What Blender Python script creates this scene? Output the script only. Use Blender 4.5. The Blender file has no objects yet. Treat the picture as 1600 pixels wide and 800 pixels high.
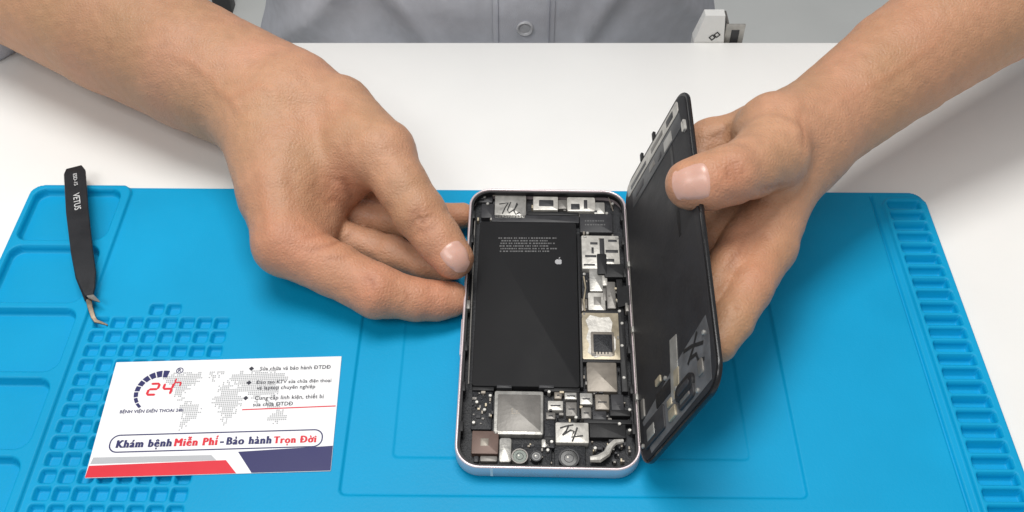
import bpy, math, random, unicodedata
import numpy as np
from mathutils import Matrix, Vector
random.seed(3); rng=np.random.default_rng(3)
SC=bpy.context.scene; C=SC.collection
R=math.radians
TH=R(48.4); H=35.5; FPX=1600.
FW=np.array([0,math.cos(TH),-math.sin(TH)]); UP=np.array([0,math.sin(TH),math.cos(TH)]); RT=np.array([1.,0,0])
CAM=np.array([0,0,H])
def ray(u,v): return FW+RT*((u-800)/FPX)+UP*((400-v)/FPX)
def at(u,v,z):
    d=ray(u,v); return CAM+d*((z-H)/d[2])
def hit(u,v,O,N):
    d=ray(u,v); return CAM+d*(np.dot(O-CAM,N)/np.dot(d,N))
def proj(V):
    r=V-CAM; dp=r@FW
    return 800+FPX*(r@RT)/dp, 400-FPX*(r@UP)/dp, dp

# ---------------------------------------------------------------- materials
def mat(name,col,rough=.5,metal=0,var=.08,ns=60,bump=0,bs=400,spec=.5,coat=0,sss=0,attr=None,rvar=.06,vor=0):
    m=bpy.data.materials.new(name); m.use_nodes=True
    nt=m.node_tree; N=nt.nodes; L=nt.links; b=N['Principled BSDF']
    tc=N.new('ShaderNodeTexCoord')
    no=N.new('ShaderNodeTexNoise'); no.inputs['Scale'].default_value=ns; no.inputs['Detail'].default_value=5
    L.new(tc.outputs['Object'],no.inputs['Vector'])
    mr=N.new('ShaderNodeMapRange'); mr.inputs['From Min'].default_value=.3; mr.inputs['From Max'].default_value=.7
    mr.inputs['To Min'].default_value=1-var; mr.inputs['To Max'].default_value=1+var
    L.new(no.outputs['Fac'],mr.inputs['Value'])
    mx=N.new('ShaderNodeVectorMath'); mx.operation='SCALE'
    if attr:
        at_=N.new('ShaderNodeAttribute'); at_.attribute_name=attr; L.new(at_.outputs['Color'],mx.inputs[0])
    else: mx.inputs[0].default_value=col
    L.new(mr.outputs['Result'],mx.inputs['Scale']); L.new(mx.outputs['Vector'],b.inputs['Base Color'])
    mr2=N.new('ShaderNodeMapRange'); mr2.inputs['From Min'].default_value=.3; mr2.inputs['From Max'].default_value=.7
    mr2.inputs['To Min'].default_value=max(rough-rvar,.02); mr2.inputs['To Max'].default_value=min(rough+rvar,1)
    L.new(no.outputs['Fac'],mr2.inputs['Value']); L.new(mr2.outputs['Result'],b.inputs['Roughness'])
    b.inputs['Metallic'].default_value=metal; b.inputs['Specular IOR Level'].default_value=spec
    b.inputs['Coat Weight'].default_value=coat
    if sss:
        b.inputs['Subsurface Weight'].default_value=sss; b.inputs['Subsurface Radius'].default_value=(1,.4,.2); b.inputs['Subsurface Scale'].default_value=.003
    if bump:
        n2=N.new('ShaderNodeTexNoise'); n2.inputs['Scale'].default_value=bs; n2.inputs['Detail'].default_value=4
        L.new(tc.outputs['Object'],n2.inputs['Vector'])
        hsock=n2.outputs['Fac']
        if vor:
            v=N.new('ShaderNodeTexVoronoi'); v.feature='DISTANCE_TO_EDGE'; v.inputs['Scale'].default_value=vor
            L.new(tc.outputs['Object'],v.inputs['Vector'])
            ad=N.new('ShaderNodeMath'); ad.operation='MULTIPLY_ADD'; L.new(v.outputs['Distance'],ad.inputs[0]); ad.inputs[1].default_value=1.2; L.new(n2.outputs['Fac'],ad.inputs[2]); hsock=ad.outputs[0]
        bp=N.new('ShaderNodeBump'); bp.inputs['Strength'].default_value=bump; bp.inputs['Distance'].default_value=.0006
        L.new(hsock,bp.inputs['Height']); L.new(bp.outputs['Normal'],b.inputs['Normal'])
    return m
M=dict(
 table=mat('white_laminate',(.84,.836,.815),.38,0,.035,9,.05,300),
 floor=mat('grey_floor',(.74,.75,.73),.5,0,.06,4),
 silicone=mat('blue_silicone',(.0,.31,.575),.5,0,.07,14,.12,900,spec=.22),
 alu=mat('rose_aluminium',(.72,.61,.625),.3,.5,.05,80),
 black=mat('black_plastic',(.012,.012,.013),.5,0,.2,200,.1,900,spec=.3),
 batt=mat('battery_film',(.0125,.0125,.0135),.62,0,.12,60,.05,500,spec=.18),
 board=mat('circuit_black',(.018,.019,.022),.45,0,.5,900,.4,1500,spec=.3),
 silver=mat('silver_plate',(.38,.37,.345),.36,.5,.2,260,.15,700),
 bright=mat('bright_plate',(.52,.50,.46),.40,.3,.2,320,.2,700),
 tan=mat('tan_shield',(.22,.195,.165),.42,.4,.14,220,.1,700),
 steel=mat('grey_shield',(.18,.17,.157),.42,.4,.12,160,.1,700),
 gold=mat('gold_shield',(.40,.345,.25),.4,.4,.2,260,.1,700),
 copper=mat('copper_chip',(.13,.085,.07),.45,.3,.12,260),
 chip=mat('chip_grey',(.030,.030,.033),.45,0,.2,300,spec=.35),
 lens=mat('lens_glass',(.002,.003,.003),.08,0,.1,50,spec=.3),
 green=mat('lens_green',(.010,.045,.018),.1,0,.1,50,spec=.3),
 print=mat('grey_print',(.11,.11,.11),.6),
 logo=mat('logo_print',(.36,.36,.37),.5),
 whitep=mat('white_print',(.62,.62,.62),.6),
 ink=mat('black_ink',(.008,.008,.008),.5),
 disp=mat('display_edge',(.012,.012,.013),.25,0,.1,90,spec=.4),
 back=mat('display_backplate',(.022,.022,.024),.55,0,.15,90,.1,500,spec=.25),
 back2=mat('display_tape',(.062,.063,.066),.42,0,.25,90,.1,500,spec=.35),
 sheen=mat('display_foil',(.105,.107,.112),.38,0,.3,120,.1,500,spec=.45),
 paper=mat('card_white',(.86,.86,.87),.45,0,.02,40),
 navy=mat('ink_navy',(.016,.016,.105),.45,0,.04),
 red=mat('ink_red',(.66,.012,.03),.45,0,.04),
 greyi=mat('ink_grey',(.44,.45,.47),.5,0,.04),
 mapi=mat('ink_map',(.40,.41,.42),.5,0,.04),
 text=mat('ink_text',(.02,.02,.035),.5,0,.04),
 tweez=mat('tweezer_black',(.014,.015,.018),.42,0,.15,120,.1,800,spec=.35),
 metal=mat('tweezer_steel',(.55,.52,.47),.25,1,.1,200),
 brass=mat('tweezer_worn',(.24,.19,.14),.35,.8,.2,300),
 shirt=mat('shirt_cotton',(.55,.565,.615),.85,0,.06,120,.5,2500,spec=.15),
 button=mat('button_grey',(.46,.47,.49),.3,0,.1,300),
 seam=mat('seam_thread',(.36,.37,.42),.8,0,.1,300),
 wplast=mat('white_plastic',(.72,.72,.70),.4,0,.03),
 dark=mat('dark_paint',(.03,.03,.032),.5),
 nail=mat('nail',(.62,.36,.285),.27,0,.06,120,sss=.1),
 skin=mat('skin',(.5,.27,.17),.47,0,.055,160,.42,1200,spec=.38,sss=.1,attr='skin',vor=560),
)
# ---------------------------------------------------------------- mesh helpers (cm in, metres out)
def finish(me,smooth,ang=35):
    if smooth:
        me.polygons.foreach_set('use_smooth',[True]*len(me.polygons))
        if ang: me.set_sharp_from_angle(angle=R(ang))
    me.update()
class MB:
    def __init__(s): s.v=[]; s.f=[]
    def add(s,v,f):
        o=len(s.v); s.v+= [tuple(float(c) for c in p) for p in v]; s.f+=[tuple(i+o for i in q) for q in f]; return s
    def loft(s,rings,c0=True,c1=True):
        n=len(rings[0]); v=[p for r in rings for p in r]; f=[]
        for k in range(len(rings)-1):
            for i in range(n):
                j=(i+1)%n; f.append((k*n+i,k*n+j,(k+1)*n+j,(k+1)*n+i))
        if c0: f.append(tuple(reversed(range(n))))
        if c1: f.append(tuple((len(rings)-1)*n+i for i in range(n)))
        return s.add(v,f)
    def slab(s,x0,y0,x1,y1,z0,z1,r=.05,b=.03,n=4):
        r=min(r,(x1-x0)/2*.98,(y1-y0)/2*.98); b=min(b,(x1-x0)/4,(y1-y0)/4,(z1-z0)*.9)
        rg=lambda i,z:[(x,y,z) for x,y in rrect(x0+i,y0+i,x1-i,y1-i,max(r-i,.004),n)]
        return s.loft([rg(0,z0),rg(0,z1-b),rg(b*.3,z1-b*.3),rg(b,z1)])
    def box(s,x0,y0,z0,x1,y1,z1):
        return s.add([(x0,y0,z0),(x1,y0,z0),(x1,y1,z0),(x0,y1,z0),(x0,y0,z1),(x1,y0,z1),(x1,y1,z1),(x0,y1,z1)],
          [(3,2,1,0),(4,5,6,7),(0,1,5,4),(1,2,6,5),(2,3,7,6),(3,0,4,7)])
    def poly(s,pts,z0,z1):
        a=sum(pts[i][0]*pts[(i+1)%len(pts)][1]-pts[(i+1)%len(pts)][0]*pts[i][1] for i in range(len(pts)))
        if a<0: pts=pts[::-1]
        return s.loft([[(p[0],p[1],z0) for p in pts],[(p[0],p[1],z1) for p in pts]])
    def disc(s,x,y,r,z0,z1,n=20,b=.02):
        rg=lambda q,z:[(x+q*math.cos(2*math.pi*i/n),y+q*math.sin(2*math.pi*i/n),z) for i in range(n)]
        return s.loft([rg(r,z0),rg(r,z1-b),rg(r-b,z1)])
    def ring(s,x,y,r0,r1,z0,z1,n=24):
        rg=lambda q,z:[(x+q*math.cos(2*math.pi*i/n),y+q*math.sin(2*math.pi*i/n),z) for i in range(n)]
        return s.loft([rg(r1,z0),rg(r1,z1),rg(r0,z1),rg(r0,z0)],False,False)
    def ribbon(s,pts,w,z):
        pts=[np.array(p[:2],float) for p in pts]
        L_=[];R_=[]
        for i,p in enumerate(pts):
            d=pts[min(i+1,len(pts)-1)]-pts[max(i-1,0)]; d/= (np.linalg.norm(d)+1e-9); n=np.array([-d[1],d[0]])
            L_.append(p+n*w/2); R_.append(p-n*w/2)
        k=len(pts)
        return s.add([(p[0],p[1],z) for p in R_]+[(p[0],p[1],z) for p in L_],[(i,i+1,k+i+1,k+i) for i in range(k-1)])
    def sweep(s,pts,w,t,side=None):
        rings=[]
        pts=[np.array(p,float) for p in pts]
        for i,p in enumerate(pts):
            d=pts[min(i+1,len(pts)-1)]-pts[max(i-1,0)]; d/=np.linalg.norm(d)
            sd=np.cross(d,[0,0,1.]); sd/=np.linalg.norm(sd); up=np.cross(sd,d)
            a,b=w[i]/2,t[i]/2; c=min(a,b)*.35
            rings.append([p+sd*x+up*y for x,y in ((a,-b+c),(a,b-c),(a-c,b),(-a+c,b),(-a,b-c),(-a,-b+c),(-a+c,-b),(a-c,-b))])
        return s.loft(rings)
    def tube(s,pts,r,n=10):
        pts=[np.array(p,float) for p in pts]; rings=[]
        for i,p in enumerate(pts):
            d=pts[min(i+1,len(pts)-1)]-pts[max(i-1,0)]; d/=np.linalg.norm(d)
            a=np.cross(d,[.13,.2,1.]); a/=np.linalg.norm(a); b=np.cross(d,a)
            rr=r[i] if hasattr(r,'__len__') else r
            rings.append([p+rr*(a*math.cos(2*math.pi*k/n)+b*math.sin(2*math.pi*k/n)) for k in range(n)])
        return s.loft(rings)
    def text(s,body,x0,y0,w,z,bold=0,hs=1.,shear=0,ang=0,serif=0,sp=1.,mk=.07):
        # plain letters from the font, accents drawn as strokes so that every letter has one style
        base='';marks=[]
        for ch in body:
            if ch in 'đĐ': base+='dD'[ch=='Đ']; marks.append((len(base)-1,'bar')); continue
            d=unicodedata.normalize('NFD',ch); base+=d[0]
            for m in d[1:]: marks.append((len(base)-1,m))
        V,F=text2d(base,shear,sp)
        mn=V[:,0].min(); k=w/(V[:,0].max()-mn)
        ca,sa=math.cos(ang),math.sin(ang)
        def put(V,F,z):
            W=(np.asarray(V)-[mn,0])*[k,k*hs]; s.add([(x0+ca*p[0]-sa*p[1],y0+sa*p[0]+ca*p[1],z) for p in W],F)
        put(V,F,z)
        if bold:
            put(V+[bold,0],F,z+.0015); put(V-[bold,0],F,z+.003)
            put(V+[0,bold*.4],F,z+.0045)
        q=0
        def stroke(pts,wd):
            nonlocal q
            t=MB(); t.ribbon(pts,wd,0); put(np.array([p[:2] for p in t.v]),t.f,z+.007+.0004*q); q+=1
        done={}
        for i,m in marks:
            ch=base[i]; xr=text2d(base[:i+1],0,sp)[0][:,0].max(); cw=glyph(ch); cx=xr-(cw[1]-cw[0])/2; top=cw[2]+.07; wd=mk+bold*1.2
            lvl=done.get(i,0)
            if m=='\u0323': stroke([(cx-wd*.55,-.16),(cx+wd*.55,-.16)],wd*1.1); continue
            if m=='\u031b': stroke([(xr-.06,cw[2]-.06),(xr+.04,cw[2]-.02),(xr+.05,cw[2]+.09)],wd*.9); continue
            if m=='bar':
                if ch=='D': stroke([(xr-(cw[1]-cw[0])-.09,cw[2]*.5),(cx-.02,cw[2]*.5)],wd)
                else: stroke([(cx+.0,cw[2]*.83),(xr+.08,cw[2]*.83)],wd*.9)
                continue
            y=top+lvl*.17; done[i]=lvl+1
            if m=='\u0301': stroke([(cx-.04,y),(cx+.10,y+.16)],wd)
            elif m=='\u0300': stroke([(cx+.04,y),(cx-.10,y+.16)],wd)
            elif m=='\u0302': stroke([(cx-.15,y),(cx,y+.12),(cx+.15,y)],wd)
            elif m=='\u0303': stroke([(cx-.16,y+.03),(cx-.08,y+.10),(cx+.06,y+.04),(cx+.16,y+.11)],wd)
            elif m=='\u0306': stroke([(cx-.14,y+.11),(cx-.07,y+.02),(cx+.07,y+.02),(cx+.14,y+.11)],wd)
            elif m=='\u0309': stroke([(cx-.06,y+.14),(cx+.05,y+.15),(cx+.05,y+.08),(cx,y)],wd)
        if serif:
            cnt={}
            for f in F:
                for i in range(len(f)):
                    e=tuple(sorted((f[i],f[(i+1)%len(f)]))); cnt[e]=cnt.get(e,0)+1
            for (a,b),c in cnt.items():
                if c!=1: continue
                p,r_=V[a],V[b]
                if abs(p[1]-r_[1])<.006 and .05<abs(p[0]-r_[0])<.16 and (abs(p[1])<.02 or abs(p[1]-XH)<.02 or abs(p[1]-CAPH)<.02):
                    xa,xb=sorted((p[0],r_[0])); y=p[1]; sg=1 if y<.2 else -1
                    ya,yb=sorted((y,y+sg*.11))
                    put(np.array([(xa-serif,ya),(xb+serif,ya),(xb+serif,yb),(xa-serif,yb)]),[(0,1,2,3)],z+.006)
        return s
    def build(s,name,m,parent=None,smooth=True,ang=35):
        me=bpy.data.meshes.new(name); me.from_pydata([(x*.01,y*.01,z*.01) for x,y,z in s.v],[],s.f); finish(me,smooth,ang)
        me.materials.append(M[m]); o=bpy.data.objects.new(name,me); C.objects.link(o)
        if parent: o.parent=parent
        return o
def rrect(x0,y0,x1,y1,r,n=6):
    out=[]
    for cx,cy,a in ((x1-r,y1-r,0),(x0+r,y1-r,90),(x0+r,y0+r,180),(x1-r,y0+r,270)):
        for i in range(n+1):
            t=R(a+90*i/n); out.append((cx+r*math.cos(t),cy+r*math.sin(t)))
    return out
def text2d(body,shear=0,sp=1.):
    cu=bpy.data.curves.new('t','FONT'); cu.body=body; cu.size=1; cu.shear=shear; cu.resolution_u=3; cu.space_character=sp
    o=bpy.data.objects.new('t',cu); C.objects.link(o)
    dg=bpy.context.evaluated_depsgraph_get(); dg.update()
    me=bpy.data.meshes.new_from_object(o.evaluated_get(dg))
    V=np.array([v.co[:2] for v in me.vertices]).reshape(-1,2); F=[tuple(p.vertices) for p in me.polygons]
    bpy.data.objects.remove(o); bpy.data.meshes.remove(me); bpy.data.curves.remove(cu)
    return V,F
GL={}
def glyph(ch):
    if ch not in GL:
        V=text2d(ch)[0]; GL[ch]=(V[:,0].min(),V[:,0].max(),V[:,1].max())
    return GL[ch]
XH=text2d('x')[0][:,1].max(); CAPH=text2d('H')[0][:,1].max()
def quads(name,V,Q,m,parent=None,smooth=True):
    me=bpy.data.meshes.new(name); V=np.asarray(V,np.float32)*.01; Q=np.asarray(Q,np.int32)
    me.vertices.add(len(V)); me.vertices.foreach_set('co',V.ravel())
    me.loops.add(Q.size); me.loops.foreach_set('vertex_index',Q.ravel())
    me.polygons.add(len(Q)); me.polygons.foreach_set('loop_start',np.arange(0,Q.size,4,dtype=np.int32))
    me.update(calc_edges=True); me.validate()
    me.polygons.foreach_set('use_smooth',np.full(len(me.polygons),smooth)); me.update()
    me.materials.append(M[m]); o=bpy.data.objects.new(name,me); C.objects.link(o)
    if parent: o.parent=parent
    return o
def tag(o,label=None,cat=None,group=None,kind=None):
    if label:o['label']=label
    if cat:o['category']=cat
    if group:o['group']=group
    if kind:o['kind']=kind
    return o
class Fr:
    def __init__(s,O,Rm): s.O=np.array(O,float); s.R=np.array(Rm,float)
    def local(s,u,v,z=0.):
        n=s.R[:,2]; return s.R.T@(hit(u,v,s.O+n*z,n)-s.O)
    def mtx(s):
        m=Matrix.Identity(4)
        for i in range(3):
            for j in range(3): m[i][j]=s.R[i,j]
            m[i][3]=s.O[i]*.01
        return m
    def rect(s,u0,v0,u1,v1,z=0.):
        a,b,c,d=[s.local(*p,z) for p in ((u0,v0),(u1,v0),(u1,v1),(u0,v1))]
        return (a[0]+d[0])/2,(c[1]+d[1])/2,(b[0]+c[0])/2,(a[1]+b[1])/2
def empty(name,fr):
    o=bpy.data.objects.new(name,None); C.objects.link(o); o.empty_display_size=.02; o.matrix_world=fr.mtx(); return o
I3=np.eye(3)

# ---------------------------------------------------------------- setting: floor, table
tag(MB().box(-300,-150,-76,300,400,-74).build('floor','floor',None,False),kind='structure')
tb=empty('work_table',Fr((0,15,0),I3))
tag(tb,'white laminate work table carrying the blue repair mat','table')
MB().slab(-75,-35,75,32.8,-2.4,0,1.0,.12).build('tabletop','table',tb)
for sx in (-1,1):
    for y in (-31,29.5): MB().slab(sx*71-2,y-2,sx*71+2,y+2,-74,-2.4,.3,.05).build('leg','wplast',tb)

# ---------------------------------------------------------------- repair mat (heightfield)
MATZ=.30
def rr(X,Y,x0,y0,x1,y1,r):
    qx=np.abs(X-(x0+x1)/2)-(x1-x0)/2+r; qy=np.abs(Y-(y0+y1)/2)-(y1-y0)/2+r
    return np.hypot(np.maximum(qx,0),np.maximum(qy,0))+np.minimum(np.maximum(qx,qy),0)-r
def sm(d,w):
    t=np.clip(.5-d/(2*w),0,1); return t*t*(3-2*t)
xs=np.linspace(-23.6,20.05,874); ys=np.linspace(5.9,35.75,540)
X,Y=np.meshgrid(xs,ys,indexing='ij')
Hh=np.full(X.shape,MATZ)
Hh+=.18*sm(rr(X,Y,-23.5,6,-18.5,35.65,.7),.05)
tops=[35.25,31.55,27.85,24.15,20.45,16.75,13.05]
for i,t in enumerate(tops): Hh-=.44*sm(rr(X,Y,-23.1,t-3.30,-18.98,t,.55),.06)
Hh+=.18*sm(rr(X,Y,17.75,6,19.9,35.1,.6),.05)
Hh-=.16*sm(np.abs(X-17.35)-.05,.05)*sm(rr(X,Y,17,6,18,35.3,.1),.05)
for i in range(42):
    y=34.55-.70*i
    Hh-=.45*sm(rr(X,Y,17.98,y-.24,19.5,y+.24,.1),.05)
Hh-=.11*sm(rr(X,Y,-6.5,19.05,11.35,33.6,.25),.05)
Hh-=.05*sm(rr(X,Y,-4.6,20.75,9.4,32.3,.2),.05)
for j in range(-1,26):
    for i in range(8):
        if j<0 and i not in (3,4): continue
        x=-17.85+.75*i; y=27.25-.75*j
        a,b=np.searchsorted(xs,[x-.45,x+.45]); c,d=np.searchsorted(ys,[y-.45,y+.45])
        Hh[a:b,c:d]-=.285*sm(rr(X[a:b,c:d],Y[a:b,c:d],x-.275,y-.265,x+.275,y+.265,.1),.045)
edge=rr(X,Y,-23.5,6,19.95,35.65,.75)
Hh=Hh*sm(edge+.06,.07)-.02*(edge>.02)
pf=Fr((0,30,0),[[math.cos(R(-.5)),-math.sin(R(-.5)),0],[math.sin(R(-.5)),math.cos(R(-.5)),0],[0,0,1]])
mt=empty('repair_mat',pf)
tag(mt,'bright blue silicone repair mat with pockets and slots lying on the white table','mat')
V=np.stack([X,Y-30,Hh],-1)
def strip(name,i0,i1):
    n=i1-i0; m=len(ys); sub=V[i0:i1]
    ii,jj=np.meshgrid(np.arange(n-1),np.arange(m-1),indexing='ij')
    q=np.stack([ii*m+jj,(ii+1)*m+jj,(ii+1)*m+jj+1,ii*m+jj+1],-1).reshape(-1,4)
    z=sub[...,2].ravel(); q=q[(z[q]>-.01).any(1)]
    used=np.unique(q); rm=np.full(n*m,-1); rm[used]=np.arange(len(used))
    quads(name,sub.reshape(-1,3)[used],rm[q],'silicone',mt)
a,b=np.searchsorted(xs,-18.25),np.searchsorted(xs,17.6)
strip('compartment_tray',0,a+1); strip('work_surface',a,b+1); strip('slot_strip',b,len(xs))

# ---------------------------------------------------------------- business card
ca=R(1.9); CZ=.315
cf=Fr((-16.45,19.78,CZ),[[math.cos(ca),-math.sin(ca),0],[math.sin(ca),math.cos(ca),0],[0,0,1]])
card=empty('business_card',cf)
tag(card,'white printed business card with red and navy bands lying on the blue mat','card')
CW,CH=9.44,5.46
MB().slab(0,0,CW,CH,0,.035,.03,.006).build('card_stock','paper',card)
cz=.04
def cl(u,v): return cf.local(u,v,cz)[:2]
def ctext(s,u0,u1,vb,name,m,bold=0.,hs=1.,z=cz+.006,serif=0):
    p=cl(u0,vb); q=cl(u1,vb); return MB().text(s,p[0],p[1],q[0]-p[0],z,bold,hs,0,0,serif,1.04,.06).build(name,m,card,False)
for s,u0,u1,vb in [('Sửa chữa và bảo hành ĐTDĐ',406,516,579),('Đào tạo KTV sửa chữa điện thoại',401,517,600),('và laptop chuyên nghiệp',401,492,609),
       ('Cung cấp linh kiện, thiết bị',398,505,625),('sửa chữa ĐTDĐ',395,457,635)]: ctext(s,u0,u1,vb,'service_text','text',.010,1.08)
for u,v in ((393,576),(389,598),(384,622)):
    p=cl(u,v); MB().poly([(p[0]-.11,p[1]),(p[0],p[1]-.11),(p[0]+.11,p[1]),(p[0],p[1]+.11)],cz,cz+.008).build('bullet','text',card,False)
ctext('BỆNH VIỆN ĐIỆN THOẠI 24h',187,285,646,'company_name','navy',.022,1.1)
g=cl(250,612)
for k in range(9):
    a0=R(78+k*17); a1=R(78+k*17+14); w=.34-.028*k; r1=1.05
    pts=[(g[0]+r1*math.cos(a0+(a1-a0)*t/4),g[1]+r1*math.sin(a0+(a1-a0)*t/4)) for t in range(5)]+[(g[0]+(r1-w)*math.cos(a1+(a0-a1)*t/4),g[1]+(r1-w)*math.sin(a1+(a0-a1)*t/4)) for t in range(5)]
    MB().poly(pts,cz,cz+.008).build('gauge_segment','navy',card,False)
def seg7(on,x,y,w,h,t,z,sl=.15):
    b=MB()
    S={'a':((0,h),(w,h)),'b':((w,h),(w,h/2)),'c':((w,h/2),(w,0)),'d':((0,0),(w,0)),'e':((0,h/2),(0,0)),'f':((0,h),(0,h/2)),'g':((0,h/2),(w,h/2))}
    for i,k in enumerate(on):
        (ax,ay),(bx,by)=S[k]; A=np.array([x+ax+sl*ay,y+ay]);B=np.array([x+bx+sl*by,y+by]); d=(B-A)/np.linalg.norm(B-A); n=np.array([-d[1],d[0]])*t/2
        b.poly([A,A+d*t/2-n,B-d*t/2-n,B,B-d*t/2+n,A+d*t/2+n],z,z+.008+.001*i)
    b.build('logo_digit','red',card,False)
p=cl(229,617); seg7('abged',p[0],p[1],.36,.54,.10,cz); seg7('fgbc',p[0]+.58,p[1],.36,.54,.10,cz)
p=cl(267,604); seg7('fegc',p[0]+.1,p[1],.26,.40,.06,cz)
p=cl(281,579); b=MB(); b.ring(p[0],p[1],.115,.15,cz,cz+.008); b.text('R',p[0]-.06,p[1]-.07,.12,cz+.008,.02); b.build('registered_mark','navy',card,False)
mp="""...########..####....#..#######.....
.###########.###...##############...
..#########...#...################..
...#######.......##.#############...
....#####.......####.###########....
....####........################....
.....##.........######..########....
......##.......########..###.##.....
.......###.....########...#..#......
.......#####....#######......##.#...
.......######....#####.......####...
........#####....#####..........##..
........####......###.........#####.
........###.......##..........#####.
........##.........#...........##...
........#...........................""".split('\n')
b=MB(); x0,y0,x1,y1=cf.rect(240,582,458,674,cz); dx=(x1-x0)/72; dy=(y1-y0)/32
for j,row in enumerate(mp):
    for i,c in enumerate(row):
        if c=='#':
            for k in range(4):
                if (i==0 or j==0 or row[max(i-1,0)]!='#' or row[min(i+1,len(row)-1)]!='#') and random.random()<.35: continue
                xx=x0+(2*i+k%2)*dx; yy=y1-(2*j+k//2)*dy
                b.add([(xx,yy,cz),(xx+dx*.72,yy,cz),(xx+dx*.72,yy+dy*.72,cz),(xx,yy+dy*.72,cz)],[(0,1,2,3)])
b.build('world_map','mapi',card,False)
p=cl(378,641); q=cl(529,635); MB().poly([p,(CW-.05,q[1]-.0),(CW-.05,q[1]+.05),(p[0],p[1]+.05)],cz,cz+.004).build('red_rule','red',card,False)
x0,y0,x1,y1=cf.rect(172,675,504,703,cz); b=MB()
o=rrect(x0,y0,x1,y1,(y1-y0)/2*.9,8); i_=rrect(x0+.05,y0+.05,x1-.05,y1-.05,(y1-y0)/2*.9-.05,8)
b.loft([[(*p,cz) for p in o],[(*p,cz+.008) for p in o],[(*p,cz+.008) for p in i_],[(*p,cz) for p in i_]],False,False); b.build('banner_outline','navy',card,False)
yb=y0+.22
for s,u0,u1,m in (('Khám bệnh',184,268,'navy'),('-',344,350,'navy'),('Bảo hành',355,423,'navy'),('Miễn Phí',274,339,'red'),('Trọn Đời',428,493,'red')):
    xa=cl(u0,690)[0]; xb=cl(u1,690)[0]
    if s=='-': MB().poly([(xa,yb+.09),(xb,yb+.09),(xb,yb+.16),(xa,yb+.16)],cz,cz+.008).build('banner_dash',m,card,False)
    else: MB().text(s,xa,yb,xb-xa,cz+.006,.066,1.22,0,0,.075,1.2,.06).build('banner_text',m,card,False)
def cpoly(pts,name,m,z=cz):
    q=[]
    for u,v in pts:
        p=cl(u,v); q.append((min(max(p[0],.01),CW-.01),min(max(p[1],.01),CH-.01)))
    MB().poly(q,z-.003,z+.008).build(name,m,card,False)
cpoly([(146,715),(330,711),(338,719),(141,725)],'grey_band','greyi')
cpoly([(139,728),(353,719),(368,745),(120,755)],'red_band','red')
cpoly([(372,706),(540,696),(530,750),(392,745)],'navy_band','navy')

# ---------------------------------------------------------------- smartphone
PW,PL,PT=7.2,14.15,.78
rz=R(-1.2); tl=R(4)
ey=np.array([-math.sin(rz)*math.cos(tl),math.cos(rz)*math.cos(tl),math.sin(tl)]); ex=np.array([math.cos(rz),math.sin(rz),0]); ez=np.cross(ex,ey)
Nn=at(856,733,1.05)
phf=Fr(Nn-ez*PT,np.stack([ex,ey,ez],1))
ph=empty('smartphone',phf)
tag(ph,'opened smartphone with black battery and circuits bare, its display raised like a book cover','phone')
hw=PW/2
def rg(i,z): return [(x,y,z) for x,y in rrect(-hw+i,i,hw-i,PL-i,max(1.0-i,.3),10)]
MB().loft([rg(.10,0),rg(.03,.03),rg(0,.10),rg(0,.70),rg(.02,.76),rg(.05,.78),rg(.09,.78),rg(.11,.76),rg(.115,.12)],True,False).build('frame','alu',ph,True,50)
MB().loft([rg(.125,.10),rg(.125,.16)]).build('inner_plate','board',ph)
b=MB(); b.loft([rg(.113,.50),rg(.113,.70),rg(.20,.70),rg(.20,.45)],False,False); b.build('inner_rim','black',ph)
p=phf.local(768,741,.4); MB().box(p[0]-.05,-.004,.10,p[0]+.05,.05,.70).build('antenna_line','wplast',ph)
MB().slab(-hw-.05,5.2,-hw+.05,7.0,.28,.5,.05,.03).build('side_button','alu',ph)
def comp(name,u0,v0,u1,v1,z1,m,r=.06,z0=.14,par=None):
    x0,y0,x1,y1=phf.rect(u0,v0,u1,v1,z1); return MB().slab(x0,y0,x1,y1,z0,z1,r,.03).build(name,m,par or ph)
bat=comp('battery',744,347,903,604,.52,'batt',.12)
comp('battery_tape',768,336,905,347,.50,'chip',.04)
for u in (776,842): comp('pull_tab',u,601,u+24,606,.525,'chip',.02,.3,bat)
b=MB()
for k in range(6):
    v=371+k*4.1; u=778+random.random()*8
    while u<868-k%2*12:
        w=random.choice((1.6,2.4,3.4)); x0,y0,x1,y1=phf.rect(u,v,u+w,v+2.0,.525); b.box(x0,y0,.515,x1,y1,.525); u+=w+random.choice((1.0,1.0,1.2,2.6))
b.build('printed_text','print',bat,False)
lp=phf.local(873,409,.525); b=MB()
pts=[]
for k in range(28):
    t=2*math.pi*k/28; r=.155+.012*math.cos(2*t)-.03*math.exp(-((t-math.pi/2)/.35)**2)-.02*math.exp(-((t-1.5*math.pi)/.3)**2)-.05*math.exp(-(min(t,2*math.pi-t)/.45)**2)
    pts.append((lp[0]+r*math.cos(t),lp[1]+1.05*r*math.sin(t)))
b.poly(pts,.515,.527); b.poly([(lp[0],lp[1]+.17),(lp[0]+.05,lp[1]+.19),(lp[0]+.07,lp[1]+.26),(lp[0]+.01,lp[1]+.23)],.515,.527); b.build('logo','logo',bat,False)
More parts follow.
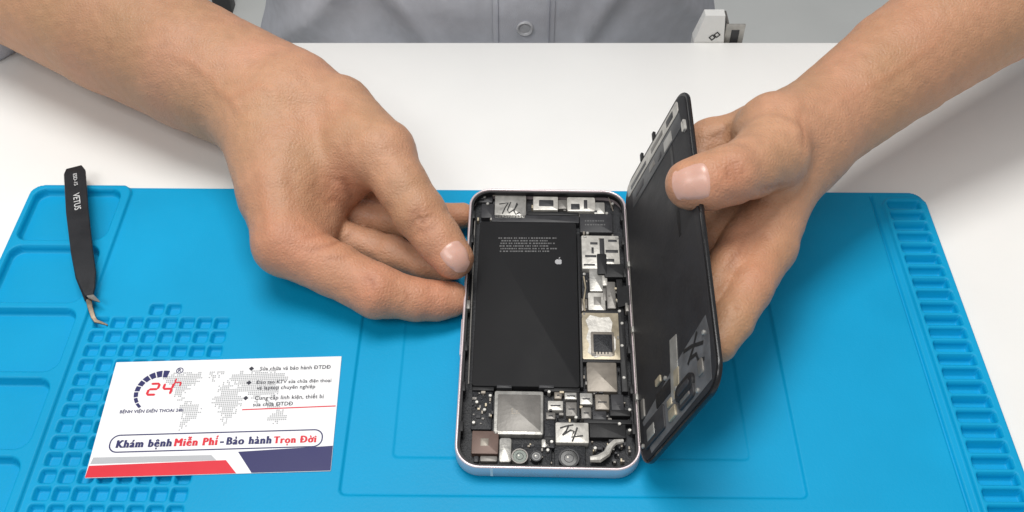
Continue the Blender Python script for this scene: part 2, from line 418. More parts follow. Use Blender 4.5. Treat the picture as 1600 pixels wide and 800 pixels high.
# top row
sp=comp('speaker_plate',773,305,822,341,.50,'silver',.05)
def scrib(frm,strokes,z,w,name,par,m='ink'):
    b=MB()
    for i,s in enumerate(strokes): b.ribbon([frm.local(u,v,z) for u,v in s],w,z+.008+.002*i)
    b.build(name,m,par,False)
scrib(phf,[[(780,319),(786,318),(794,317),(789,325),(785,334)],[(798,316),(793,328),(795,333),(804,327),(809,319)],[(808,317),(803,330),(806,335),(812,332)]],.50,.06,'handwriting',sp)
comp('grey_bracket',752,318,772,340,.42,'chip')
c=comp('port_connector',833,307,872,328,.52,'bright',.04); comp('port_socket',842,312,865,322,.54,'chip',.04,.3,c)
c=comp('silver_bracket',886,308,930,330,.50,'bright',.1); comp('bracket_slot',892,318,906,327,.52,'chip',.03,.3,c); comp('bracket_slot',912,312,918,326,.515,'chip',.03,.3,c)
comp('silver_bracket',928,316,945,334,.46,'silver',.06)
comp('bracket_pad',872,312,886,326,.44,'steel')
comp('chip_module',906,334,957,363,.46,'chip',.05)
b=MB()
for k in range(2):
    u=914
    while u<945:
        w=random.choice((2,3,4)); x0,y0,x1,y1=phf.rect(u,344+6*k,u+w,346+6*k,.47); b.box(x0,y0,.455,x1,y1,.466); u+=w+1.5
b.build('printed_text','print',ph,False)
comp('top_flex',824,330,904,336,.40,'black',.03); comp('top_flex',745,300,770,316,.36,'chip',.05)
# right column
c=comp('connector_shield',909,368,968,420,.46,'bright',.06)
for r_ in ((937,372,945,416),(946,390,966,395),(946,404,960,409),(922,378,934,382),(914,398,932,402),(950,374,964,378),(912,412,930,415),(924,386,928,396)): comp('contact_slot',*r_,.475,'chip',.01,.4,c)
comp('flex_cable',944,412,976,433,.52,'black',.08); comp('flex_cable',933,396,948,428,.53,'black',.06)
comp('shield_plate',921,420,942,455,.44,'silver'); comp('chip_module',909,426,920,466,.40,'board')
comp('chip_module',948,440,962,482,.42,'steel',.04); comp('small_bracket',941,430,949,446,.45,'bright',.05)
c=comp('shield_plate',919,457,946,486,.43,'bright'); comp('label_mark',927,463,940,477,.435,'steel',.01,.4,c)
comp('chip_module',904,466,918,486,.36,'tan'); comp('small_bracket',942,450,948,470,.44,'steel')
gs=comp('gold_shield',909,488,970,562,.44,'gold',.12)
q=[(915,500),(922,492),(938,496),(952,495),(957,504),(955,517),(962,530),(962,545),(956,557),(940,556),(930,559),(918,550),(921,538),(916,528),(920,514)]
MB().poly([phf.local(u,v,.46)[:2] for u,v in q],.42,.452).build('solder_patch','bright',gs,False)
comp('adhesive_frame',923,518,960,556,.462,'tan',.08,.40,gs)
c=comp('black_chip',927,522,957,550,.475,'board',.03,.40,gs)
for k in range(5): comp('chip_contact',929+5*k,549,931+5*k,553,.478,'chip',.01,.40,c)
comp('tan_shield',917,566,964,612,.45,'tan',.06)
for r_,m in (((856,626,880,641),'bright'),((882,613,903,624),'silver'),((884,628,902,650),'steel'),((906,614,926,632),'silver'),((930,616,952,640),'tan'),((908,636,924,654),'steel'),((955,616,975,650),'chip'),((926,642,948,656),'chip'),((866,612,878,623),'tan'),((853,644,868,655),'steel')): 
    c=comp('board_connector',*r_,.42,m,.04)
    u0,v0,u1,v1=r_; comp('connector_gap',u0+4,(v0+v1)/2-1.2,u1-4,(v0+v1)/2+1.2,.43,'chip',.01,.35,c)
for r_ in ((904,365,909,605),(967,436,977,612),(911,484,972,489),(908,561,972,566),(850,605,906,612),(912,655,988,662),(738,604,772,610),(901,612,906,655),(953,640,985,650),(850,681,868,687)): comp('flex_cable',*r_,.455,'black',.03)
# bottom
ps=comp('processor_shield',772,611,849,679,.46,'silver',.08); comp('shield_lid',777,616,845,674,.475,'steel',.05,.3,ps)
b=MB()
for k in range(16):
    x0,y0,x1,y1=phf.rect(799+(k%4)*3.6,638+(k//4)*3.4,801+(k%4)*3.6+random.random()*1.2,640+(k//4)*3.4,.48)
    if random.random()<.6: b.box(x0,y0,.47,x1,y1,.481)
b.build('lid_mark','tan',ps,False)
comp('side_board',737,610,769,671,.36,'board'); comp('copper_module',737,673,779,709,.46,'copper',.05)
comp('module_label',750,684,764,697,.465,'tan',.02,.4)
cp=comp('camera_plate',868,660,920,692,.50,'bright',.06)
scrib(phf,[[(875,669),(884,666),(896,664)],[(889,664),(885,673),(879,680)],[(879,680),(892,672),(897,674),(893,683),(911,681)],[(902,668),(898,680),(894,690)]],.50,.065,'handwriting',cp)
comp('black_mesh',851,656,867,700,.44,'board'); comp('black_mesh',921,660,978,684,.42,'black'); comp('silver_bracket',780,684,799,722,.42,'silver',.1)
comp('camera_board',802,694,862,728,.34,'board'); comp('camera_board',866,696,915,730,.34,'board')
comp('small_bracket',846,686,861,699,.44,'silver'); comp('small_bracket',750,712,777,721,.38,'steel'); comp('small_bracket',740,712,748,722,.40,'chip')
for u,v,rpx,m in ((812,713,13,'green'),(838,713,9,'lens'),(889,716,16,'lens')):
    p=phf.local(u,v,.62); r=rpx*.0246
    b=MB(); b.ring(p[0],p[1],r*.84,r,.2,.65); ln=b.build('camera_lens','steel' if rpx==13 else 'chip',ph)
    MB().disc(p[0],p[1],r*.86,.2,.63).build('lens_glass',m,ln)
    MB().ring(p[0],p[1],r*.40,r*.48,.3,.634).build('lens_ring','chip',ln)
    MB().disc(p[0]-r*.12,p[1]+r*.1,.04,.3,.637,10,.005).build('lens_glint','bright',ln)
MB().tube([phf.local(u,v,.52) for u,v in ((922,718),(936,717),(948,709),(953,698),(961,691),(974,689))],[.12,.17,.15,.13,.12,.08],8).build('hook_bracket','bright',ph)
MB().tube([phf.local(u,v,.50) for u,v in ((742,345),(739,420),(735,520),(732,600))],.03,6).build('antenna_cable','steel',ph)
MB().tube([phf.local(u,v,.50) for u,v in ((770,306),(790,301),(830,302),(880,303),(950,306),(958,330))],.03,6).build('antenna_cable','tan',ph)
MB().tube([phf.local(u,v,.49) for u,v in ((912,432),(915,450),(912,470),(914,486))],.035,6).build('antenna_cable','gold',ph)
for u,v in ((757,307),(768,342),(957,318),(948,333),(762,318),(745,628),(757,640),(766,618),(856,703),(968,662),(975,590),(966,470),(913,428),(968,486),(806,300),(914,370),(964,372),(858,612),(900,652),(930,700),(880,300),(740,660),(984,640),(984,672),(918,364),(972,505),(972,540),(862,690)):
    p=phf.local(u,v,.47); MB().disc(p[0],p[1],.075,.2,.49,12).build('screw','silver',ph)
reg=[(906,362,976,484),(906,484,976,612),(737,612,768,668),(852,610,982,655),(924,686,985,722),(745,302,965,340),(800,690,862,724)]
def smd(name,n,lo_,hi_,cols):
    for k in range(n):
        r_=reg[k%len(reg)]; u=random.uniform(r_[0],r_[2]); v=random.uniform(r_[1],r_[3]); w,h=random.choice(((3,2),(2,3),(4,3),(3,5),(7,4)))
        x0,y0,x1,y1=phf.rect(u,v,u+w,v+h,.38); MB().slab(x0,y0,x1,y1,.15,random.uniform(lo_,hi_),.01,.01,1).build(name,random.choice(cols),ph,False)
smd('surface_component',98,.32,.46,('tan','steel','gold','chip','chip','steel')); smd('capacitor',80,.40,.475,('tan','steel','gold','chip','chip'))
for side in (-1,1):
    for y in (1.8,3.6,5.5,7.6,9.4,11.2,12.6): MB().slab(side*3.38-.08,y-.22,side*3.38+.08,y+.22,.4,.72,.04,.02).build('edge_clip','black' if y!=7.6 else 'steel',ph)
# display
da=R(74.0); DW=7.0
Rl=np.array([[math.cos(da),0,-math.sin(da)],[0,1,0],[math.sin(da),0,math.cos(da)]]); Ol=np.array([hw-.05,-.12,.82])
dfm=Fr(phf.O+phf.R@Ol,phf.R@Rl)
def drg(i,z): return [(x,y,z) for x,y in rrect(i,i+.03,DW-i,PL+.1-i,max(1.0-i,.2),10)]
dp=MB().loft([drg(.06,-.17),drg(.02,-.16),drg(0,-.11),drg(0,-.05),drg(.03,0),drg(.12,0)]).build('display','disp',ph,True,50)
Lm=Matrix.Identity(4)
for i in range(3):
    for j in range(3): Lm[i][j]=Rl[i,j]
    Lm[i][3]=Ol[i]*.01
dp.matrix_local=Lm
MB().loft([drg(.16,-.02),drg(.16,.03),drg(.2,.04)]).build('backplate','back',dp)
def dpoly(pts,name,m,z0=.0,z1=.055):
    return MB().poly([tuple(dfm.local(u,v,z1)[:2]) for u,v in pts],z0,z1).build(name,m,dp,False)
def drect(name,s0,y0,s1,y1,z1,m,r=.05,z0=0): return MB().slab(s0,y0,s1,y1,z0,z1,r,.02).build(name,m,dp)
drect('shield_strip',.45,13.3,6.2,14.0,.06,'bright',.2)
drect('strip_tape',.9,13.45,2.7,13.7,.07,'back2',.05,.03); drect('strip_tape',3.3,13.5,4.6,13.8,.07,'steel',.05,.03); drect('strip_tape',5.0,13.45,5.7,13.85,.07,'chip',.05,.03)
drect('sensor_flex',1.0,12.3,6.3,13.2,.065,'back2',.1); drect('flex_contact',4.6,12.4,5.4,13.0,.08,'silver',.05,.03); drect('flex_contact',3.0,12.65,3.6,13.0,.08,'steel',.05,.03); drect('flex_contact',1.4,12.6,2.3,13.0,.075,'chip',.05,.03); drect('flex_contact',3.9,12.5,4.3,12.8,.08,'chip',.05,.03)
drect('side_flex',5.1,7.5,5.35,12.25,.052,'black',.05); drect('hinge_rail',.04,1.2,.13,13.0,.05,'steel',.02)
for s,y in ((6.6,12.1),(6.65,8.8)):
    b=MB(); b.loft([[(x,yy,z) for x,yy in rrect(s-.13+i,y-.28+i,s+.13-i,y+.28-i,.08)] for i,z in ((0,0),(0,.14),(.07,.14),(.07,0))],False,False); b.build('clip','bright',dp)
for s in (2.2,3.6): MB().slab(s-.1,14.1,s+.1,14.55,-.05,.06,.05,.02).build('tab','black',dp)
for y in (3.2,6.4,9.8): MB().slab(.02,y-.15,.2,y+.15,0,.12,.04,.02).build('tab','silver',dp)
dpoly([(1004,660),(1052,574),(1102,492),(1108,518),(1112,592),(1018,708)],'lower_foil','sheen',0,.05)
dpoly([(1046,532),(1056,522),(1060,618),(1049,628)],'flex_strip','silver',0,.07)
dpoly([(1052,580),(1059,572),(1060,614),(1053,622)],'flex_end','gold',0,.08)
scrib(dfm,[[(1068,550),(1081,541),(1099,535)],[(1089,518),(1083,545),(1075,570)],[(1078,561),(1088,553),(1092,564),(1101,560)]],.05,.15,'handwriting',dp)
x,y=dfm.local(1070,606,.1)[:2]; ep=MB().slab(x-.75,y-.34,x+.75,y+.34,0,.18,.32,.05).build('earpiece','black',dp)
MB().slab(x-.5,y-.14,x+.5,y+.14,.1,.20,.13,.02).build('earpiece_mesh','chip',ep)
drect('lower_module',.7,.6,2.6,1.6,.12,'chip',.1); drect('lower_contact',1.0,.8,1.7,1.3,.135,'silver',.05,.05); drect('lower_contact',3.0,.6,3.6,1.05,.13,'gold'); drect('lower_module',3.9,.55,5.2,1.2,.14,'chip',.15); drect('lower_contact',4.1,.7,4.9,1.0,.155,'steel',.05,.05)
drect('lower_flex',1.9,1.7,3.3,2.3,.07,'black',.1); drect('lower_contact',2.9,1.2,3.3,1.5,.10,'gold'); drect('lower_contact',5.6,1.0,6.0,1.6,.10,'steel',.1); drect('lower_contact',2.0,2.6,2.5,2.9,.10,'gold',.05); drect('lower_contact',.5,2.0,.8,2.8,.10,'steel',.05)
for s,y in ((.45,.9),(2.9,2.5),(5.4,.6),(3.75,1.6),(6.3,2.4)): MB().disc(s,y,.09,0,.12,12).build('screw','silver',dp)
b=MB(); b.loft([[(hw-.6,7.7,z),(hw-.6,8.7,z),(hw-.02,8.7,z+.28),(hw-.02,7.7,z+.28)] for z in (.5,.53)]); b.build('hinge_flex','black',ph)

# ---------------------------------------------------------------- tweezers
tw=empty('tweezers',Fr((0,0,0),I3))
tag(tw,'black tweezers with curved steel tips lying across the left corner of the mat','tweezers')
def pz(l): return [at(u,v,z) for u,v,z in l]
top=[(116,263,.95),(117,270,1.0),(121,330,1.05),(128,390,1.0),(135,430,.9),(139,452,.82),(140,462,.78)]
MB().sweep(pz(top),[.75,1.0,1.0,.95,.85,.55,.36],[.16]*7).build('blade','tweez',tw)
bot=[(115,266,.80),(117,275,.72),(121,332,.64),(127,392,.60),(133,432,.60),(137,456,.6),(139,468,.6)]
MB().sweep(pz(bot),[.75,.95,.95,.9,.8,.5,.36],[.16]*7).build('blade','tweez',tw)
MB().sweep(pz([(138,457,.80),(142,463,.78),(148,467,.8),(156,472,.85)]),[.34,.26,.18,.06],[.12,.1,.09,.05]).build('tip','metal',tw)
MB().sweep(pz([(138,464,.6),(141,480,.56),(146,496,.46),(150,502,.42),(157,504,.40),(168,508,.36)]),[.26,.22,.19,.17,.13,.06],[.12,.11,.1,.08,.08,.05]).build('tip','brass',tw)
d=at(124,345,1.14)-at(118,290,1.14); ang=math.atan2(d[1],d[0])
def twt(s,u,v,w,h):
    p=at(u,v,1.145); MB().text(s,p[0],p[1],w,p[2],.015,h,0,ang).build('printed_text','whitep',tw,False)
twt('VETUS',114,303,1.15,1.05); twt('ESD-15',114,272,.85,.85)

# ---------------------------------------------------------------- person (signed distance field -> mesh)
def smin(a,b,k):
    h=np.maximum(k-np.abs(a-b),0)/k; return np.minimum(a,b)-h*h*(k*.25)
def cap(Xg,Yg,Zg,a,b,ra,rb):
    ab=b-a; l2=float(ab@ab)+1e-9
    t=np.clip(((Xg-a[0])*ab[0]+(Yg-a[1])*ab[1]+(Zg-a[2])*ab[2])/l2,0,1)
    return np.sqrt((Xg-a[0]-t*ab[0])**2+(Yg-a[1]-t*ab[1])**2+(Zg-a[2]-t*ab[2])**2)-(ra+(rb-ra)*t)
def chainG(Xg,Yg,Zg,ch,k):
    G=None
    if len(ch)==1: return cap(Xg,Yg,Zg,ch[0][0],ch[0][0]+1e-3,ch[0][1],ch[0][1])
    for (a,ra),(b,rb) in zip(ch[:-1],ch[1:]):
        d=cap(Xg,Yg,Zg,a,b,ra,rb); G=d if G is None else smin(G,d,k)
    return G
def surfnet(F,o,h):
    S=F<0; c=np.zeros(tuple(n-1 for n in F.shape),np.uint8)
    for i in (0,1):
        for j in (0,1):
            for k in (0,1): c+=S[i:F.shape[0]-1+i,j:F.shape[1]-1+j,k:F.shape[2]-1+k]
    act=(c>0)&(c<8); ijk=np.argwhere(act); idx=np.full(act.shape,-1,np.int32); idx[act]=np.arange(len(ijk))
    acc=np.zeros((len(ijk),3)); cnt=np.zeros(len(ijk)); cor=[(i,j,k) for i in (0,1) for j in (0,1) for k in (0,1)]
    for a in cor:
        for ax in range(3):
            if a[ax]: continue
            b=list(a); b[ax]=1
            fa=F[ijk[:,0]+a[0],ijk[:,1]+a[1],ijk[:,2]+a[2]]; fb=F[ijk[:,0]+b[0],ijk[:,1]+b[1],ijk[:,2]+b[2]]
            m=(fa<0)!=(fb<0); t=fa[m]/(fa[m]-fb[m]); p=np.tile(np.array(a,float),(m.sum(),1)); p[:,ax]=t; acc[m]+=p; cnt[m]+=1
    V=np.asarray(o)+h*(ijk+acc/cnt[:,None]); Q=[]
    for ax in range(3):
        sl0=[slice(1,-1)]*3; sl1=[slice(1,-1)]*3; sl0[ax]=slice(0,-1); sl1[ax]=slice(1,None)
        A=S[tuple(sl0)]; e=np.argwhere(A!=S[tuple(sl1)])
        off=np.ones(3,int); off[ax]=0; e=e+off
        u,v=(ax+1)%3,(ax+2)%3
        def cell(du,dv):
            q=e.copy(); q[:,u]+=du; q[:,v]+=dv; return idx[q[:,0],q[:,1],q[:,2]]
        qd=np.stack([cell(-1,-1),cell(0,-1),cell(0,0),cell(-1,0)],1)
        ins=S[e[:,0],e[:,1],e[:,2]]; qd[~ins]=qd[~ins][:,::-1]; Q.append(qd)
    return V,np.concatenate(Q)
def lap(V,Q,it,f=.5):
    n=len(V); a=Q.ravel(); b=np.roll(Q,-1,1).ravel(); deg=np.bincount(a,minlength=n)+np.bincount(b,minlength=n)
    for _ in range(it):
        W=np.empty_like(V)
        for k in range(3): W[:,k]=(np.bincount(a,V[b,k],n)+np.bincount(b,V[a,k],n))/np.maximum(deg,1)
        V=V+f*(W-V)
    return V
def Pc(l): return [(at(u,v,z),r) for u,v,z,r in l]
def arm(palm,fingers,h):
    allp=[p for ch,k in palm+fingers for p in ch]
    lo=np.min([p-r for p,r in allp],0)-.6; hi=np.max([p+r for p,r in allp],0)+.6
    n=np.ceil((hi-lo)/h).astype(int)+1
    ax=[(lo[i]+h*np.arange(n[i])).astype(np.float32) for i in range(3)]
    F=np.full(tuple(n),3.,np.float32)
    def loc(ch,k):
        l=np.min([p-r for p,r in ch],0)-k-.4; u=np.max([p+r for p,r in ch],0)+k+.4
        s=tuple(slice(max(int((l[i]-lo[i])/h),0),min(int((u[i]-lo[i])/h)+2,n[i])) for i in range(3))
        return s,chainG(ax[0][s[0]][:,None,None],ax[1][s[1]][None,:,None],ax[2][s[2]][None,None,:],ch,.25).astype(np.float32)
    for ch,k in palm:
        s,G=loc(ch,k); F[s]=smin(F[s],G,k)
    out=F.copy()
    for ch,k in fingers:
        s,G=loc(ch,k); out[s]=np.minimum(out[s],smin(F[s],G,k))
    V,Q=surfnet(out,lo,h); return lap(V,Q,2),Q
elbL=at(-150,-140,5.5); elbR=at(1760,-130,9)
LT=Pc([(560,228,4.3,1.6),(598,243,4.5,1.45),(628,290,4.1,1.14),(655,333,3.5,1.14),(684,373,3.0,1.0),(708,404,2.65,.90)])
palmL=[(Pc([(430,162,3.5,2.95),(300,102,4.0,3.15),(180,38,4.3,3.55)])+[(elbL,4.2)],.8),
 (Pc([(425,205,3.6,2.4),(440,300,3.1,1.95),(448,375,2.7,1.4)]),1.2),
 (Pc([(478,172,4.0,2.3),(525,180,4.2,1.85),(590,236,4.4,1.5)]),1.2),
 (Pc([(470,260,3.2,2.0),(535,275,3.1,1.35)]),1.0),
 (Pc([(440,250,2.3,1.9),(470,345,1.8,1.3)]),1.0),
 (Pc([(505,300,2.3,1.25),(485,366,2.0,1.2)]),.8)]
fingL=[(LT,.5),
 (Pc([(445,382,2.7,1.38),(520,420,2.2,1.16),(588,455,1.8,1.15),(650,468,1.4,.90),(682,470,1.2,.84),(706,468,1.15,.77)]),.5),
 (Pc([(500,362,1.2,.95),(580,386,.90,.76),(612,396,.90,.80),(660,412,.92,.66),(700,421,.92,.58)]),.2),
 (Pc([(490,325,1.2,.9),(605,343,1.05,.72),(640,348,1.05,.76),(690,342,1.0,.70),(722,337,.98,.62)]),.2),
 (Pc([(490,300,1.2,.85),(600,318,1.0,.66),(655,324,1.0,.56)]),.2)]
VL,QL=arm(palmL,fingL,.085)
RTh=Pc([(1205,240,7.7,1.55),(1172,261,8.2,1.20),(1142,273,8.5,1.12),(1108,283,8.45,1.08),(1080,288,8.3,.99)])
palmR=[(Pc([(1268,205,6.2,2.1),(1405,100,7.0,2.5),(1550,0,8.0,3.0)])+[(elbR,3.7)],.8),
 (Pc([(1258,212,6.5,2.0),(1215,212,7.1,1.85)]),.9),
 (Pc([(1250,220,6.2,1.7),(1178,208,6,1.15)]),.9),
 (Pc([(1245,235,6.0,1.6),(1180,270,5.6,1.2)]),.9),
 (Pc([(1235,250,5.8,1.6),(1185,335,5.2,1.2)]),.9),
 (Pc([(1222,265,5.6,1.6),(1200,385,5.0,1.15)]),.9)]
fingR=[(RTh,.5),
 (Pc([(1178,208,6,1.12),(1110,222,5.4,1.0),(1080,280,4.7,.8)]),.3),
 (Pc([(1180,270,5.6,1.1),(1125,335,5.2,.92),(1095,400,4.5,.75)]),.3),
 (Pc([(1188,335,5.2,1.1),(1142,415,5.2,.90),(1106,475,5.0,.75)]),.3),
 (Pc([(1200,385,5.0,1.12),(1170,450,5.2,.9),(1144,500,5.2,.80),(1124,538,5.0,.68)]),.3)]
VR,QR=arm(palmR,fingR,.085)
SHL=np.array([-20.,62,32]); SHR=np.array([18.,62,32])
core=[([(elbL,4.0),(SHL,4.6)],.8),([(elbR,3.6),(SHR,4.6)],.8),([(SHL,4.6),(np.array([-1.,61,30]),7.0),(SHR,4.6)],1.5),([(np.array([-1.,61,30]),8.0),(np.array([-1.,61.5,-22]),8.0)],2.)]
VC,QC=arm(core,[],.7)
V=np.concatenate([VL,VR,VC]); Q=np.concatenate([QL,QR+len(VL),QC+len(VL)+len(VR)])
person=quads('person',V,Q,'skin')
tag(person,'person in a grey button shirt leaning over the table, both hands holding the opened phone','person')
me=person.data; n=len(me.vertices); nr=np.empty(n*3,np.float32); me.vertex_normals.foreach_get('vector',nr); nr=nr.reshape(-1,3)
pu,pv,pd=proj(V); nv=len(VL)+len(VR)
def spt(u,v):
    m=np.where((np.abs(pu[:nv]-u)<6)&(np.abs(pv[:nv]-v)<6))[0]
    return V[m[np.argmin(pd[m])]] if len(m) else None
col=np.tile(np.array([.49,.262,.155]),(n,1)); Vd=V.copy()
def crease(px,w,depth,dark):  # moves skin along a line; dark paints the crease's shade into the colour
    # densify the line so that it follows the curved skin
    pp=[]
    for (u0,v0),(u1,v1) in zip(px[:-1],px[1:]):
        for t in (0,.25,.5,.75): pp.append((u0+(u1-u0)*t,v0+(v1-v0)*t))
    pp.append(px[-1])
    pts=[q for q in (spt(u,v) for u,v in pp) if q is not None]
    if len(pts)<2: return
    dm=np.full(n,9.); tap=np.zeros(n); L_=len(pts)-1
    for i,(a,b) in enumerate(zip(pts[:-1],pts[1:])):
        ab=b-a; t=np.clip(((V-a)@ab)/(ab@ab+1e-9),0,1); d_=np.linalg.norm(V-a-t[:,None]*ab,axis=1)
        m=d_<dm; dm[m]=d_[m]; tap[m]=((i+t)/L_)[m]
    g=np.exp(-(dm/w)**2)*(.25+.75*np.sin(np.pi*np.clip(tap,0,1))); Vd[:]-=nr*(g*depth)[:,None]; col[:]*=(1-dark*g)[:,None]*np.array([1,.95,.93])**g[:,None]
def blob(u,v,rad,mul):  # tints skin round a spot; also paints shade between thumb and index
    p=spt(u,v)
    if p is None: return
    g=np.exp(-(np.linalg.norm(V-p,axis=1)/rad)**2)[:,None]; col[:]*=(1-g)+g*np.array(mul)
for u,v,rad,mul in ((708,410,1.1,(1.08,.95,.95)),(655,340,.9,(.96,.86,.84)),(500,370,1.6,(1.05,.92,.90)),(560,440,1.8,(1.06,.96,.95)),(680,465,1.5,(1.07,.92,.92)),(420,400,1.2,(1.0,.90,.88)),(530,300,1.0,(.94,.83,.80)),(1070,290,1.2,(1.1,.96,.96)),(1215,180,1.6,(1.14,1.14,1.16)),(1170,400,1.8,(1.07,.95,.94)),(450,120,3.,(1.06,1.06,1.06)),(715,330,.8,(1.06,.92,.92)),(150,90,4,(.86,.85,.84)),(1450,90,4,(.95,.93,.91)),(400,320,1.4,(.97,.93,.91)),(600,200,1.4,(1.05,1.05,1.05)),(1150,275,.9,(.98,.9,.88)),(590,455,.8,(1.02,.92,.9))): blob(u,v,rad,mul)
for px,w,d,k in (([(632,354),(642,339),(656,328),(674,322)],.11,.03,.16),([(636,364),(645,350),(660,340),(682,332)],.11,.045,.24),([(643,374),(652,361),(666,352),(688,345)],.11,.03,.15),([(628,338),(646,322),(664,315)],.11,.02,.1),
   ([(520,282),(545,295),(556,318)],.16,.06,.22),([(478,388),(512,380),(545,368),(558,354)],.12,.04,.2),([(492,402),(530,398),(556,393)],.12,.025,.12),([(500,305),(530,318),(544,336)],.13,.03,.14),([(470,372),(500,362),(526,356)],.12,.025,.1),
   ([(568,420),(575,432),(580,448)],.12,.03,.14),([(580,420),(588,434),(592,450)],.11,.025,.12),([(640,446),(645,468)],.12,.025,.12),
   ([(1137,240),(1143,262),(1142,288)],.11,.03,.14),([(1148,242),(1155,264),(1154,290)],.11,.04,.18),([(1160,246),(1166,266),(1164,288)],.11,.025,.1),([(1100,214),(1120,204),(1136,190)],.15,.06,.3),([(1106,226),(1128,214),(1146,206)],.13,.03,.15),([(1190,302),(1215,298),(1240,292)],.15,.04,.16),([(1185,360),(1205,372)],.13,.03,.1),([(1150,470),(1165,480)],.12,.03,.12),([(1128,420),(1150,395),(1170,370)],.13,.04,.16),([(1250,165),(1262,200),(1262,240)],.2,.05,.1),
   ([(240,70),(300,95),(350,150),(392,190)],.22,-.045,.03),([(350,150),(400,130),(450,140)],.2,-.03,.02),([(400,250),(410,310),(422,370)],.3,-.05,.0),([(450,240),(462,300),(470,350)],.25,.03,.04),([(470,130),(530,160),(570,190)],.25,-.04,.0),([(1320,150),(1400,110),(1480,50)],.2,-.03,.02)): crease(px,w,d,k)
mott=np.zeros(n)
for _ in range(24):
    k=rng.normal(0,.8,3); mott+=np.sin(V@k+rng.uniform(0,6.3))
fine=np.zeros(n)
for _ in range(20):
    k=rng.normal(0,5,3); fine+=np.sin(V@k+rng.uniform(0,6.3))
col*=(1+.008*mott+.005*fine)[:,None]; col[:,1]*=1-.005*mott
Vd+=nr*(fine*.0018)[:,None]
me.vertices.foreach_set('co',(Vd*.01).astype(np.float32).ravel()); me.update()
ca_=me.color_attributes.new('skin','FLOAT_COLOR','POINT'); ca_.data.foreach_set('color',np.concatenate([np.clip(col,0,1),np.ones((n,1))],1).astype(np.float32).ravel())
def nail(ch,t0,L,W,nrm):
    a,ra=ch[-2]; b_,rb=ch[-1]; ax=(b_-a)/np.linalg.norm(b_-a); nz=nrm-ax*(nrm@ax); nz/=np.linalg.norm(nz); sd=np.cross(ax,nz)
    c=b_+ax*t0; vs=[];nu,nv2=15,13
    for i in range(nu):
        for j in range(nv2):
            x=2*i/(nu-1)-1; y=2*j/(nv2-1)-1
            k=math.sqrt(1-.42*y*y) if x<0 else math.sqrt(1-.30*y*y); xx=x*k; yy=y*math.sqrt(1-.28*x*x)
            ph_=yy*W/2/rb; base=c+ax*xx*L/2
            dirv=nz*math.cos(ph_)+sd*math.sin(ph_); r=1.6
            p=base+dirv*r
            for _ in range(25):
                dd=float(chainG(p[0],p[1],p[2],ch,.25)); p=p-dirv*dd
            e=max(abs(x),abs(y)); h=.03 if e<.8 else .03-.06*((e-.8)/.2)
            if x>.75: h=.045
            vs.append(p+dirv*h)
    f=[(i*nv2+j,(i+1)*nv2+j,(i+1)*nv2+j+1,i*nv2+j+1) for i in range(nu-1) for j in range(nv2-1)]
    return MB().add(vs,f).build('nail','nail',person,True,0)
tc_=lambda p:(CAM-p)/np.linalg.norm(CAM-p)
nail(LT,.22,1.3,1.3,tc_(LT[-1][0])+np.array([.25,.0,.0]))
nail(RTh,.0,1.45,1.5,tc_(RTh[-1][0])+np.array([0,.0,.1]))

# shirt
hs=.4; lo=np.array([-42.,40,-24]); hi=np.array([40.,80,44]); nn=((hi-lo)/hs).astype(int)
ax=[lo[i]+hs*np.arange(nn[i]) for i in range(3)]
Xg,Yg,Zg=ax[0][:,None,None],ax[1][None,:,None],ax[2][None,None,:]
TCX,TCY,TRX,TRY=-1.9,61.,15.2,11.0
F=(np.sqrt(((Xg-TCX)/(TRX+.10*np.maximum(Zg,0)))**2+((Yg-TCY)/TRY)**2)-1)*TRY
F=np.maximum(F+0*Zg,np.abs(Zg-8)-31)
def fold(x,z,p,a,sl,w):   # one soft drape fold along a slanted line
    return a*np.exp(-((x-p-sl*z)/w)**2)
wr=.20*np.sin(.55*Xg+.5*Zg)-fold(Xg,Zg,5.6,.5,.5,.7)+fold(Xg,Zg,7.0,.4,.6,.8)-fold(Xg,Zg,9.6,.45,-.7,.6)-fold(Xg,Zg,-6.0,.5,-.6,.8)+fold(Xg,Zg,-8.0,.4,-.5,.9)-fold(Xg,Zg,-11.,.5,.8,.8)
F=F+wr*np.clip((np.abs(Xg-.6)-2.4)/2,0,1)
slL=at(-62,14,2.0)
for ch in ([(SHL,6.2),(elbL,5.4),(slL,3.6)],[(SHR,6.2),(elbR+np.array([4,4,0]),5.2)],[(SHL,6.2),(np.array([-1.,62,32]),9.5),(SHR,6.2)]):
    F=smin(F,chainG(Xg,Yg,Zg,ch,1.),2.0)
Vs,Qs=surfnet(F,lo,hs); Vs=lap(Vs,Qs,2)
shirt=quads('shirt',Vs,Qs,'shirt',person)
def fy(x): return TCY-TRY*math.sqrt(max(1-((x-TCX)/TRX)**2,0))
def strip_on(xa,xb,off,nx=9):
    b=MB(); zs=[-12,-6,-3,-1.5,0,1.5,3,8]; vs=[];
    for i in range(nx):
        x=xa+(xb-xa)*i/(nx-1); e=off if 0<i<nx-1 else off-.12
        for z in zs: vs.append((x,fy(x)-e,z))
    m=len(zs); return b.add(vs,[(i*m+j,(i+1)*m+j,(i+1)*m+j+1,i*m+j+1) for i in range(nx-1) for j in range(m-1)])
strip_on(-1.1,2.5,.20).build('placket','shirt',shirt)
for x in (-.8,2.2): strip_on(x-.03,x+.03,.23,4).build('stitching','seam',shirt)
bp=hit(820,45,np.array([0,fy(.7)-.24,0]),np.array([0,1.,0]))
b=MB()
prof=[(.0,-.02),(.2,-.02),(.3,-.0),(.36,-.07),(.44,-.1),(.5,-.05),(.5,.08)]
n_=24; b.loft([[(bp[0]+max(r,.001)*math.cos(2*math.pi*k/n_),bp[1]+o_,bp[2]+max(r,.001)*math.sin(2*math.pi*k/n_)) for k in range(n_)] for r,o_ in prof],True,False)
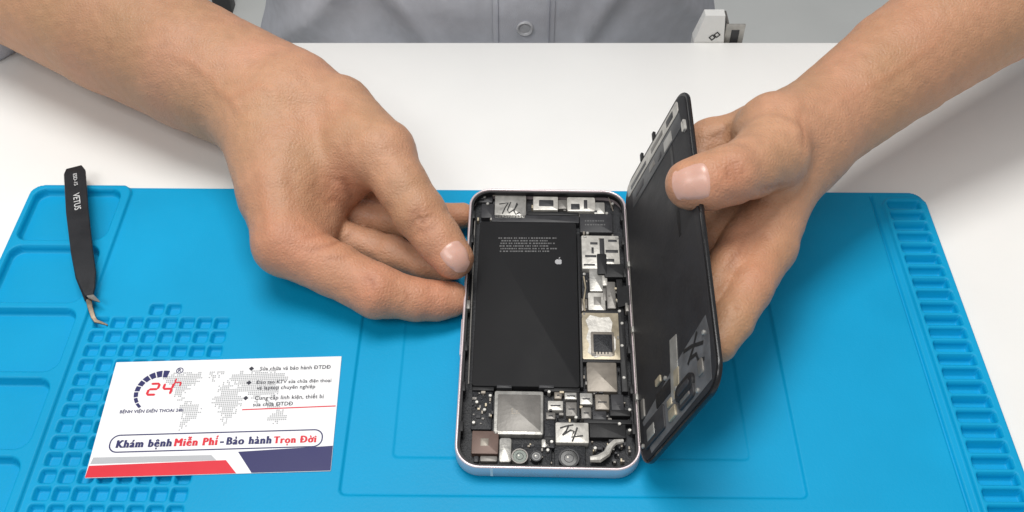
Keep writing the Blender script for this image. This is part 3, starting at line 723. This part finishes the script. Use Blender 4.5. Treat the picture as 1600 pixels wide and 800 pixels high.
bt=b.build('button','button',shirt)

# ---------------------------------------------------------------- bracket behind the table, stool
bk=empty('edge_bracket',Fr((11.3,47.82,0),I3))
tag(bk,'white plastic bracket with a black looped symbol fixed behind the far table edge','bracket')
b=MB(); b.loft([[(-.95,.0,-12),(.75,.0,-12),(.75,.8,-12),(-.95,.8,-12)],[(-.95,0,0),(.75,0,0),(.75,.8,0),(-.95,.8,0)],[(-.5,.1,1.7),(.6,.1,1.7),(.6,.7,1.7),(-.5,.7,1.7)]]); b.build('bracket_body','wplast',bk,False)
b=MB()
for cx,czz,dz in ((.05,.30,0),(.30,.48,.004)):
    o=[(cx+.21*math.cos(R(k)),czz+.21*math.sin(R(k))) for k in (0,90,180,270)]; i_=[(cx+.12*math.cos(R(k)),czz+.12*math.sin(R(k))) for k in (0,90,180,270)]
    b.loft([[(x,.06*z-.03-dz,z) for x,z in o],[(x,.06*z-.03-dz,z) for x,z in i_]],False,False)
b.build('looped_symbol','ink',bk,False)
b=MB(); b.slab(.8,.3,1.9,.42,-9,.95,.03,.02); b.build('metal_plate','silver',bk)
b=MB(); b.slab(.85,.42,.97,1.6,-9,1.0,.03,.02); b.build('metal_flange','steel',bk)
b=MB(); b.slab(1.15,.24,1.6,.31,-3,.6,.03,.02); b.build('plate_slot','dark',bk)
fp=at(352,14,-74)
st=empty('stool',Fr((fp[0]-18,fp[1]+18,-74),I3)); tag(st,'dark stool standing on the floor far behind the table','stool')
for sx in (-1,1):
    for sy in (-1,1): MB().slab(sx*18-1.6,sy*18-1.6,sx*18+1.6,sy*18+1.6,0,43,.3,.1).build('leg','dark',st)
MB().slab(-21,-21,21,21,43,47,3,1).build('seat','dark',st)

# ---------------------------------------------------------------- camera, world, lamps
cam=bpy.data.cameras.new('camera'); co=bpy.data.objects.new('camera',cam); C.objects.link(co)
co.location=(0,0,H*.01); co.rotation_euler=(R(90)-TH,0,0); cam.sensor_width=36; cam.lens=36*FPX/1600; cam.clip_start=.01; cam.clip_end=50; SC.camera=co
w=bpy.data.worlds.new('World'); SC.world=w; w.use_nodes=True
bg=w.node_tree.nodes['Background']; bg.inputs['Color'].default_value=(.97,.985,1,1); bg.inputs['Strength'].default_value=.34
def area(name,loc,tgt,size,sy,p,colr):
    l=bpy.data.lights.new(name,'AREA'); l.shape='RECTANGLE'; l.size=size; l.size_y=sy; l.energy=p; l.color=colr
    o=bpy.data.objects.new(name,l); C.objects.link(o); o.location=loc; o.rotation_euler=(Vector(tgt)-Vector(loc)).to_track_quat('-Z','Y').to_euler()
area('overhead_light',(-.15,.5,1.5),(0,.3,0),.8,.5,17.5,(1,.985,.955))
area('overhead_light',(-.5,-.5,1.4),(0,.35,0),.9,.5,9.0,(1,.99,.975))  # added fill light, placed so the display casts no wedge on the battery
SC.view_settings.view_transform='Standard'; SC.view_settings.look='None'; SC.view_settings.exposure=0
